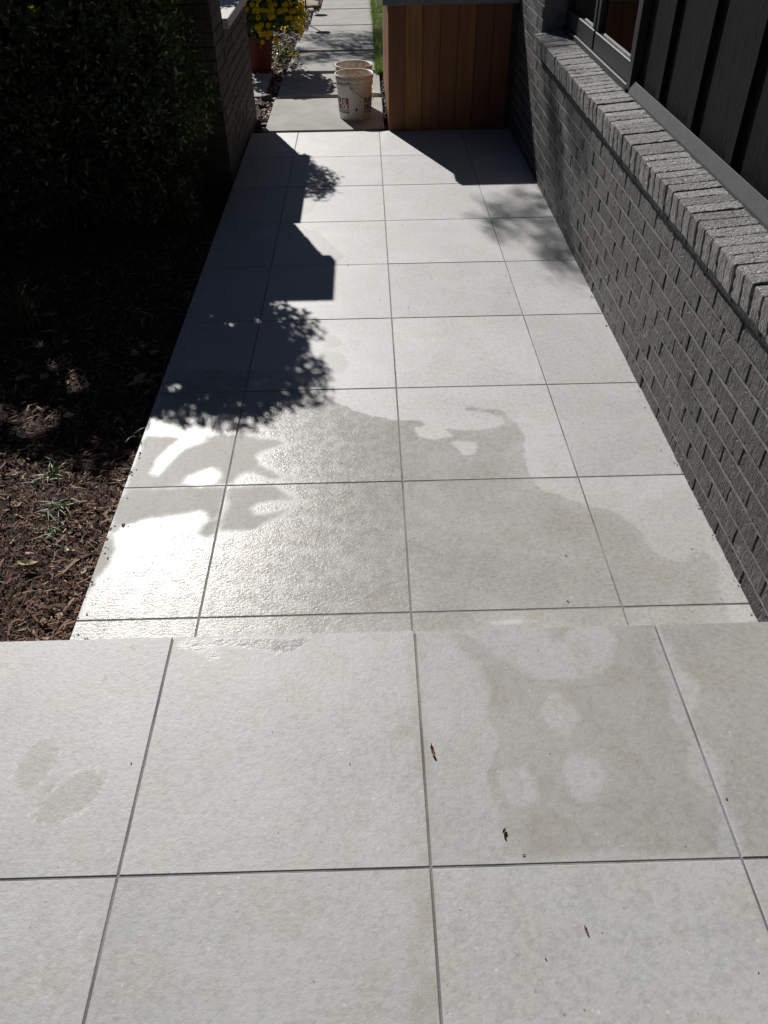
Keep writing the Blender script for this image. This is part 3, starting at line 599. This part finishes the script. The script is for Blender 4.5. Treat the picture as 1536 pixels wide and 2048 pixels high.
# ---- shrub standing behind the low wall
sh = empty('shrub'); tag(sh, 'round green shrub standing behind the low brick wall', 'shrub')
n = 5200; d = RNG.normal(0, 1, (n, 3)); d /= np.linalg.norm(d, axis=1)[:, None]; rr = .27*(1-np.abs(RNG.normal(0, .22, n)))*(1+.13*np.sin(d[:, 0]*7+d[:, 2]*6)+.10*np.sin(d[:, 1]*9))
pc = np.array([-1.20, 7.20, 1.24])+d*rr[:, None]*np.array([1, 1, 1.1]); leaves('crown', pc, d, RNG.uniform(.025, .05, n), M['shrub'], sh, .45, .7)
mesh_bm('trunk', tube([(-1.2, 7.2, -.08), (-1.21, 7.19, .5), (-1.19, 7.21, 1.0), (-1.2, 7.2, 1.3)], [.018, .015, .012, .006], 8), M['bark'], sh)

# ---- tree whose lower boughs shade path and walkway
tr = empty('shade_tree'); tag(tr, 'tree beyond the path casting dappled shade', 'tree')
bt = bmesh.new(); T0 = Vector((.9, 15.6, -.1)); tube([T0, T0+Vector((.05, -.02, 1.4)), T0+Vector((-.05, .05, 3.2)), T0+Vector((.05, 0, 5.6)), T0+Vector((.1, .1, 8.6))], [.20, .16, .13, .09, .03], 12, bt)
lp, ls = [], []
def bough(a, b, ra, clumps, m, s, size=(.05, .09)):
    a, b = Vector(a), Vector(b); mid = (a+b)/2+Vector((0, 0, .25)); tube([a, mid, b], [ra, ra*.6, ra*.2], 7, bt)
    for q in range(clumps):
        t = random.uniform(.45, 1.05); c = a.lerp(b, t)+Vector((random.gauss(0, s), random.gauss(0, s), random.gauss(0, s*.6)))
        tube([a.lerp(b, max(.3, t-.15)), c], [.012, .004], 5, bt)
        lp.append(np.array(c)+RNG.normal(0, .14, (m, 3))*np.array([1, 1, .7])); ls.append(RNG.uniform(*size, m))
for i in range(46):
    an = random.uniform(0, 6.28); el = random.uniform(.0, 1.0); R = random.uniform(1.4, 2.5)
    st = T0+Vector((0, 0, random.uniform(4.4, 8.0))); bough(st, st+Vector((math.cos(an)*R*math.cos(el)+.8, math.sin(an)*R*math.cos(el)+.6, math.sin(el)*R*.8)), .035, 7, 46, .30)
# low limbs reaching over the path
def shade_clump(p, dist, m, sp, size):
    c = Vector(p)+TO_SUN*dist; tube([root_, (root_+c)/2+Vector((0, 0, .3)), c], [.03, .015, .004], 6, bt)
    lp.append(np.array(c)+RNG.normal(0, 1, (m, 3))*np.array(sp)); ls.append(RNG.uniform(*size, m))
root_ = T0+Vector((-.05, .03, 3.3))
for p in ((.80, 4.72, 0), (.72, 4.50, 0), (.98, 4.62, 0), (1.02, 4.95, .05), (.96, 4.18, 0), (1.0, 3.98, 0), (1.07, 4.75, .35), (1.07, 5.05, .5), (1.07, 4.5, .15), (1.1, 5.2, .75), (1.07, 4.3, .5)):
    shade_clump(p, 8.5, 95, (.055, .12, .05), (.04, .075))
for i in range(44):
    shade_clump((random.uniform(-.75, .25), random.uniform(9.0, 10.55), 0), random.uniform(5.5, 7.5), 38, (.10, .05, .04), (.04, .08))
lp = np.concatenate(lp); leaves('crown', lp, np.tile([[0, 0, 1.0]], (len(lp), 1)), np.concatenate(ls), M['shrub'], tr, .5, .6)
mesh_bm('trunk', bt, M['bark'], tr)

# ---- ornamental grass clump and weeds in the bed
cl = blades(np.stack([-1.625+RNG.normal(0, .028, 70), 3.48+RNG.normal(0, .028, 70), np.full(70, -.05)], -1), RNG.uniform(.14, .30, 70), RNG.uniform(.006, .011, 70), RNG.uniform(.2, 1.25, 70), 6)
tag(mesh_np('grass_clump', cl[0], cl[1], m_attr('dull_grass', [(.05, .055, .02), (.09, .095, .035), (.15, .14, .06)], .6), None, {'rnd': cl[2]}), 'clump of arching grass growing in the shaded mulch', 'grass clump')
for (wx, wy, nn, lab) in ((-1.08, 2.10, 26, 'flat grey green weed near the walkway edge'), (-1.05, 1.98, 18, 'small weed below the flat grey green weed'), (-1.17, 2.28, 20, 'tiny bright green weed in the sunlit mulch'), (-.93, 2.52, 12, 'thin yellow green weed touching the walkway edge')):
    v = blades(np.stack([wx+RNG.normal(0, .022, nn), wy+RNG.normal(0, .022, nn), np.full(nn, -.04)], -1), RNG.uniform(.025, .06, nn), RNG.uniform(.006, .012, nn), RNG.uniform(.5, 1.6, nn), 4)
    tag(mesh_np('weed', v[0], v[1], M['shrub'], None, {'rnd': v[2]}), lab, 'weed', 'weeds in the mulch bed')
v = blades(np.stack([-.84+RNG.normal(0, .07, 160), 11.95+RNG.normal(0, .07, 160), np.full(160, -.07)], -1), RNG.uniform(.04, .12, 160), RNG.uniform(.008, .014, 160), RNG.uniform(.3, 1.4, 160), 3)
M['sage'] = m_attr('sage_leaf', [(.10, .13, .08), (.17, .20, .14), (.26, .28, .21)], .7)
tag(mesh_np('low_plant', v[0], v[1], M['sage'], None, {'rnd': v[2]}), 'low grey green plant beside the tan flagstone', 'plant')

# ------------------------------------------------------------------ buckets
def m_bucket(name, dirty):
    s = NB(name); O = s.objc(); n1 = s.noise(O, 14, 4, .65); n2 = s.noise(O, 70, 3, .6); z = s.n('ShaderNodeSeparateXYZ'); s.put(z.inputs[0], O)
    up = s.step(z.outputs[2], .14, .25)
    col = s.mix(s.ma('MULTIPLY', up, s.step(n1, .38, .66)), (.76, .75, .73), (.64, .52, .40))
    col = s.mix(s.ma('MULTIPLY', s.step(n2, .60, .68), dirty), col, (.30, .20, .14))
    col = s.mix(s.ma('MULTIPLY', s.step(s.noise(O, 40, 2), .66, .70), .8), col, (.10, .07, .05))
    return s.out(col, .42, s.bump(n2, .1, .002), .45)
def m_residue():
    s = NB('dried_mortar_residue'); O = s.objc(); return s.out(s.mix(s.step(s.noise(O, 28, 4, .65), .38, .64), (.70, .66, .61), (.50, .38, .29)), .8, s.bump(s.noise(O, 60, 3), .3, .004), .2)
M['bucket'] = m_bucket('bucket_plastic', .4); M['bucket_d'] = m_bucket('dirty_bucket_plastic', .85); M['residue'] = m_residue()
M['wire'] = m_plain('bail_wire', (.22, .15, .10), .45, .5, .6); M['ink'] = m_plain('black_print', (.012, .016, .015), .5, .4); M['green_ink'] = m_plain('dark_green_print', (.008, .05, .035), .5, .4)
M['red'] = m_plain('red_print', (.42, .015, .02), .5, .4); M['white'] = m_plain('white_print', (.75, .74, .72), .5, .4)
BR0, BR1, BHH = .126, .149, .318
def brad(z): return BR0+(BR1-.006-BR0)*z/BHH
def text_mesh(txt, height, bold=.004):
    cu = bpy.data.curves.new('t', 'FONT'); cu.body = txt; cu.size = 1.0; cu.resolution_u = 3; cu.offset = bold
    o = bpy.data.objects.new('t', cu); COL.objects.link(o); dg = bpy.context.evaluated_depsgraph_get(); me = bpy.data.meshes.new_from_object(o.evaluated_get(dg))
    bpy.data.objects.remove(o); bm = bmesh.new(); bm.from_mesh(me); bpy.data.meshes.remove(me)
    xs = [v.co.x for v in bm.verts]; ys = [v.co.y for v in bm.verts]; k = height/(max(ys)-min(ys))
    for v in bm.verts: v.co = Vector(((v.co.x-min(xs))*k, (v.co.y-min(ys))*k, 0))
    for _ in range(2): bmesh.ops.subdivide_edges(bm, edges=[e for e in bm.edges if e.calc_length() > .014], cuts=2)
    return bm, (max(xs)-min(xs))*k
def wrap(bm, a0, z0, lift, sx=1.0):
    """bend a flat piece (x along the wall, y up) round the bucket; a0 = start angle, running to the viewer's right"""
    for v in bm.verts:
        z = z0+v.co.y; r = brad(z)+lift; a = a0+v.co.x*sx/r; v.co = Vector((r*math.cos(a), r*math.sin(a), z))
    bmesh.ops.recalc_face_normals(bm, faces=list(bm.faces))
    return bm
def rect_bm(w_, h_, n=8):
    bm = bmesh.new(); g = [[bm.verts.new((w_*i/n, h_*j, 0)) for j in (0, 1)] for i in range(n+1)]
    for i in range(n): bm.faces.new((g[i][0], g[i+1][0], g[i+1][1], g[i][1]))
    return bm
def bucket(loc, rot, mat, label, a_bail):
    t = empty('bucket', loc); t.rotation_euler = (0, 0, rot); tag(t, label, 'bucket', 'white buckets on the slab')
    r = BR1; prof = [(0, .0), (BR0-.006, .0), (BR0, .006), (brad(.235), .235), (brad(.238)+.006, .239), (brad(.25)+.007, .262), (brad(.266)+.002, .266), (brad(.278)+.002, .278), (brad(.28)+.008, .282), (brad(.3)+.009, .296), (brad(.3)+.004, .299), (r-.001, .306), (r+.003, .312), (r+.001, BHH), (r-.004, BHH-.001), (r-.009, .305)]
    mesh_bm('body', lathe(prof, 56), mat, t, True)
    mesh_bm('inner_wall', lathe([(r-.0092, .3048), (brad(.2)-.008, .2), (BR0-.008, .03), (0, .028)], 56), M['residue'], t, True)
    # bail
    pts = []
    for i in range(33):
        u = i/32; a = a_bail+math.pi*u; z = .262-.125*math.sin(math.pi*u)**.8; pts.append(((brad(z)+.016)*math.cos(a), (brad(z)+.016)*math.sin(a), z))
    hb = tube(pts, .0022, 7); mesh_bm('bail', hb, M['wire'], t, True)
    for a in (a_bail, a_bail+math.pi):
        e = lathe([(0, .0), (.012, .0), (.012, .012), (.005, .016), (0, .016)], 16); Mx = Matrix.Translation(((brad(.262)+.004)*math.cos(a), (brad(.262)+.004)*math.sin(a), .262)) @ Matrix.Rotation(a, 4, 'Z') @ Matrix.Rotation(math.pi/2, 4, 'Y')
        bmesh.ops.transform(e, matrix=Mx, verts=list(e.verts)); mesh_bm('bail_ear', e, mat, t)
    return t
def logo(t, a_left):
    """two stacked words, a red square with an ampersand, a line of small print below"""
    y2, y1, y0, h = .122, .074, .050, .040
    b, w1 = text_mesh('FLOOR', h, .035); mesh_bm('lettering', wrap(b, a_left, y2, .0012, .125/w1), M['ink'], t)
    b, w2 = text_mesh('DECOR', h, .035); mesh_bm('lettering', wrap(b, a_left, y1+.001, .0012, .125/w2), M['ink'], t)
    a_r = a_left+(.125+.006)/brad(.12)
    mesh_bm('logo_square', wrap(rect_bm(.062, .088), a_r, y1, .0010), M['red'], t)
    b, w3 = text_mesh('&', .082, .015); mesh_bm('lettering', wrap(b, a_r+.003/brad(.12), y1+.003, .0016, .056/w3), M['white'], t)
    b, w4 = text_mesh('TILE-STONE', .018, .03); mesh_bm('lettering', wrap(b, a_left, y0, .0012, .192/w4), M['green_ink'], t)
# front bucket: -Y faces the camera (angle -90 deg); the ampersand sits left of centre, the next logo starts right of centre
bk = bucket((-.09, 6.955, -.029), 0, M['bucket'], 'front white bucket with printed lettering and wire handle', rad(-107))
logo(bk, rad(-90-48)-(.125+.006)/brad(.12)); logo(bk, rad(-90+33))
b = rect_bm(.014, .022); mesh_bm('label_patch', wrap(b, rad(-90+2), .072, .001), M['ink'], bk)
bucket((-.095, 7.262, -.029), rad(100), M['bucket_d'], 'rear stained bucket standing behind the lettered one', rad(-200))

# ------------------------------------------------------------------ potted chrysanthemum
M['pot'] = m_plain('red_brown_pot', (.13, .028, .02), .55, .4)
pt = empty('flower_pot', (-1.03, 8.80, -.05)); tag(pt, 'red brown pot holding the yellow chrysanthemum beside the path', 'pot')
mesh_bm('body', lathe([(0, 0), (.105, 0), (.11, .01), (.145, .27), (.155, .272), (.157, .305), (.148, .308), (.138, .30), (.13, .24), (0, .235)], 40), M['pot'], pt, True)
mesh_bm('soil', lathe([(0, .26), (.132, .26)], 24), M['soil'], pt)
mu = empty('chrysanthemum', (0, 0, 0)); tag(mu, 'rounded mass of yellow chrysanthemum blooms in the red brown pot', 'flowers')
MC = np.array([-.94, 8.78, .42]); MR = np.array([.37, .36, .34])
n = 6500; d = RNG.normal(0, 1, (n, 3)); d[:, 2] = np.where(d[:, 2] < -.5, -d[:, 2], d[:, 2]); d /= np.linalg.norm(d, axis=1)[:, None]
leaves('foliage', MC+d*MR*(RNG.uniform(.25, .97, n)**.6)[:, None], d, RNG.uniform(.03, .055, n), M['shrub'], mu, .6, .6)
bmst = bmesh.new()
for i in range(24):
    an = random.uniform(0, 6.28); q = random.uniform(.2, .9); tube([(-1.03+.03*math.cos(an), 8.8+.03*math.sin(an), .2), (MC[0]+MR[0]*q*.6*math.cos(an), MC[1]+MR[1]*q*.6*math.sin(an), MC[2]+.05), (MC[0]+MR[0]*q*.9*math.cos(an), MC[1]+MR[1]*q*.9*math.sin(an), MC[2]+.15)], [.005, .004, .003], 5, bmst)
mesh_bm('stems', bmst, M['bark'], mu)
def m_petal():
    s = NB('yellow_petals'); s.put(s.b.inputs['Subsurface Weight'], .0); a = s.attr('rnd'); c = s.mix(a, (.82, .58, .012), (.92, .78, .05)); s.out(c, .6, None, .25); tr = s.n('ShaderNodeBsdfTranslucent'); s.put(tr.inputs[0], c); mx = s.n('ShaderNodeMixShader'); mx.inputs[0].default_value = .55
    s.t.links.new(s.b.outputs[0], mx.inputs[1]); s.t.links.new(tr.outputs[0], mx.inputs[2]); s.t.links.new(mx.outputs[0], s.N['Material Output'].inputs[0]); return s.m
M['petal'] = m_petal()
def bloom_mesh(seed):
    g = np.random.default_rng(seed); V, F, C = [], [], []
    for ring, (nn, el, L, wv) in enumerate(((13, .05, 1.0, .34), (12, .45, .88, .32), (10, .85, .68, .30), (7, 1.2, .46, .28))):
        for i in range(nn):
            a = 2*math.pi*(i+.5*(ring % 2))/nn+g.normal(0, .08); e = el+g.normal(0, .08); dd = np.array([math.cos(a)*math.cos(e), math.sin(a)*math.cos(e), math.sin(e)]); sd_ = np.array([-math.sin(a), math.cos(a), 0]); l = L*g.uniform(.9, 1.08); k0 = len(V)
            V += [dd*.08-sd_*.05, dd*.08+sd_*.05, dd*l*.7+sd_*wv*.5, dd*l+np.array([0, 0, .10]), dd*l*.7-sd_*wv*.5]; F += [(k0, k0+1, k0+2), (k0, k0+2, k0+3), (k0, k0+3, k0+4)]; C += [1-ring*.28]*5
    V = np.array(V); o = mesh_np('bloom', V, F, M['petal'], mu, {'rnd': C}); me = o.data; bpy.data.objects.remove(o); return me
bms = [bloom_mesh(i) for i in range(4)]; placed = []
tries = 0
while len(placed) < 270 and tries < 9000:
    tries += 1; d = Vector((random.gauss(0, 1), random.gauss(-.35, 1), random.gauss(.25, .8))).normalized()
    if d.z < -.55: continue
    p = Vector(MC)+Vector((d.x*MR[0], d.y*MR[1], d.z*MR[2]))*random.uniform(.96, 1.05)
    if math.sin(p.x*19)+math.sin(p.y*17+p.z*15) < -.75 or any((p-q).length < .034 for q in placed): continue
    placed.append(p); nd = (d+Vector((-.15, -.1, .4))).normalized(); sc = random.uniform(.023, .030)
    put('bloom', random.choice(bms), mu, p, nd.to_track_quat('Z', 'Y').to_euler(), (sc, sc, sc*.9))
# low spray leaning on to the path edge
for p in ((-.76, 8.98, .06), (-.73, 9.02, .05), (-.71, 8.96, .03), (-.80, 8.95, .07), (-.77, 9.06, .08), (-.68, 9.0, .045), (-.84, 8.9, .10)):
    put('bloom', random.choice(bms), mu, p, (random.uniform(-.6, .6), random.uniform(-.6, .6), random.uniform(0, 6)), (.026, .026, .024))
n = 260; q = np.array([-.80, 8.95, .06])+RNG.normal(0, 1, (n, 3))*np.array([.07, .06, .04]); leaves('spray_foliage', q, np.tile([[0, 0, 1.0]], (n, 1)), RNG.uniform(.025, .045, n), M['shrub'], mu, .6, .8)

# ------------------------------------------------------------------ path lamps
M['black'] = m_plain('black_lamp_metal', (.02, .02, .021), .45, .5, .4)
def lamp(loc, h, label):
    t = empty('path_lamp', loc); tag(t, label, 'path lamp', 'black path lamps'); mesh_bm('stake', tube([(0, 0, -.06), (0, 0, h*.5), (0, 0, h)], .0095, 10), M['black'], t)
    mesh_bm('shade', lathe([(0, h+.035), (.02, h+.033), (.085, h+.012), (.087, h+.004), (.08, h+.002), (0, h+.006)], 28), M['black'], t, True)
    mesh_bm('stem_collar', lathe([(.0096, h*.93), (.018, h*.94), (.018, h+.001), (.0096, h+.0015)], 16), M['black'], t)
lamp((-.723, 11.19, -.05), .48, 'thin black path lamp stake beside the chip bed'); lamp((-.76, 12.27, -.05), .42, 'far black path lamp whose shadow falls on the sixth slab')

# ------------------------------------------------------------------ fallen leaves and bits on the paving
M['dry'] = m_attr('dry_leaf', [(.30, .20, .11), (.42, .33, .19), (.55, .47, .30), (.62, .58, .46)], .65, .3, trans=.15)
M['redleaf'] = m_attr('rust_leaf', [(.16, .065, .032), (.26, .12, .06)], .6)
def leaf(loc, L, W, yaw, tilt, curl, mat, tone, label, name='fallen_leaf', group='fallen leaves'):
    n_, m_ = 8, 5; V, F = [], []
    for i in range(n_+1):
        u = i/n_; wv = W*math.sin(math.pi*min(1, u*.92+.06))**.8*(1-.25*u)
        for j in range(m_):
            v = j/(m_-1)*2-1; V.append(((u-.5)*L, v*wv*.5*(1+.12*math.sin(u*19+v)), curl*L*((u-.5)**2*2.2+abs(v)**1.5*.35*wv/L*3)+.002*math.sin(u*9+v*4)))
    for i in range(n_):
        for j in range(m_-1): a = i*m_+j; F.append((a, a+m_, a+m_+1, a+1))
    o = mesh_np(name, np.array(V), np.array(F), mat, None, {'rnd': [tone]*len(V)}, True); o.location = loc; o.rotation_euler = (tilt, random.uniform(-.15, .15), yaw)
    tag(o, label, 'leaf', group); return o
def bz(x, y): return float(bed_z(np.array(x), np.array(y)))
for x, y, L, W, yw, tone, lab in ((-1.087, 1.808, .062, .030, .1, .75, 'largest pale yellow leaf on the sunlit mulch near the landing'), (-1.213, 2.104, .034, .018, 1.1, .8, 'small cream leaf left of the weeds at the frame edge'), (-1.337, 2.515, .045, .028, -.6, .95, 'whitish crumpled leaf at the edge of the hedge shade'),
        (-.971, 1.868, .042, .016, -.5, 1.0, 'small white curled leaf close to the walkway edge'), (-1.206, 2.68, .045, .03, .2, .95, 'pale leaf lying in the hedge shade'), (-.90, 1.77, .030, .018, 1.3, .95, 'pale leaf scrap wedged against the walkway edge'), (-1.06, 1.93, .036, .005, .3, .9, 'straight pale twig like leaf between weeds and walkway'),
        (-.905, 2.26, .035, .013, .2, .9, 'long cream leaf touching the walkway beside the second joint'), (-1.12, 2.04, .026, .010, .2, .25, 'small orange brown leaf among the weeds'), (-1.28, 2.28, .028, .014, .9, .95, 'thin pale leaf above the cream one at the left')):
    leaf((x, y, bz(x, y)+.022), L, W, yw, random.uniform(-.2, .2), .35, M['dry'], tone, lab)
for i in range(22):
    y = random.uniform(2.75, 4.1); x = random.uniform(-2.2, -.93)
    leaf((x, y, bz(x, y)+.02), random.uniform(.03, .075), random.uniform(.02, .05), random.uniform(0, 6), random.uniform(-.35, .35), random.uniform(.1, .5), M['dry'], random.uniform(0, .45), 'dull dry leaf lying on the mulch in the hedge shade', group='dry leaves in the hedge shade')
for i in range(34):
    y = random.uniform(1.4, 2.6); x = -.9-random.uniform(0, 1)*.75
    leaf((x, y, bz(x, y)+.016), random.uniform(.014, .032), random.uniform(.006, .014), random.uniform(0, 6), random.uniform(-.4, .4), random.uniform(.1, .5), M['dry'], random.uniform(.0, .8), 'small dry leaf scrap on the sunlit mulch', group='leaf scraps on the sunlit mulch')
leaf((.109, .991, .1735), .030, .009, 1.75, .4, .3, M['redleaf'], .3, 'dark rust leaf lying beside the centre joint of the landing')
leaf((.241, .801, .1735), .016, .008, 1.2, .35, .3, M['redleaf'], 1.0, 'tiny rust leaf on the right landing tile')
leaf((.3655, .608, .172), .016, .005, 1.75, .2, .2, M['redleaf'], .0, 'dark sliver on the lower right landing tile')

# ------------------------------------------------------------------ crumbs of mulch and grit on the paving
n = 150; x = -.868+np.abs(RNG.normal(0, .030, n)); y = RNG.uniform(1.4, 5.3, n); P = np.stack([x, y, np.full(n, .0015)], -1); ln = np.exp(RNG.normal(math.log(.006), .5, n))
n2 = 150; x = RNG.uniform(-.8, 1.04, n2); y = 1.36+RNG.uniform(0, 1, n2)*5; P2 = np.stack([x, y, np.full(n2, .0015)], -1); l2 = np.exp(RNG.normal(math.log(.0045), .4, n2))
n3 = 90; x = 1.066-np.abs(RNG.normal(0, .010, n3)); y = RNG.uniform(1.4, 6.3, n3); P3 = np.stack([x, y, np.full(n3, .0015)], -1); l3 = np.exp(RNG.normal(math.log(.006), .5, n3))
n4 = 14; x = RNG.uniform(-.8, .95, n4); y = RNG.uniform(.4, 1.3, n4); P4 = np.stack([x, y, np.full(n4, .1715)], -1); l4 = np.exp(RNG.normal(math.log(.0038), .35, n4))
P = np.concatenate([P, P2, P3, P4]); ln = np.concatenate([ln, l2, l3, l4])
tag(chips('mulch_crumbs', P, ln, ln*RNG.uniform(.2, .7, len(ln)), .10, M['mulch'], arch=.1, power=1.6), 'scattered dark crumbs and grit on the tiles', 'crumbs', None, 'stuff')
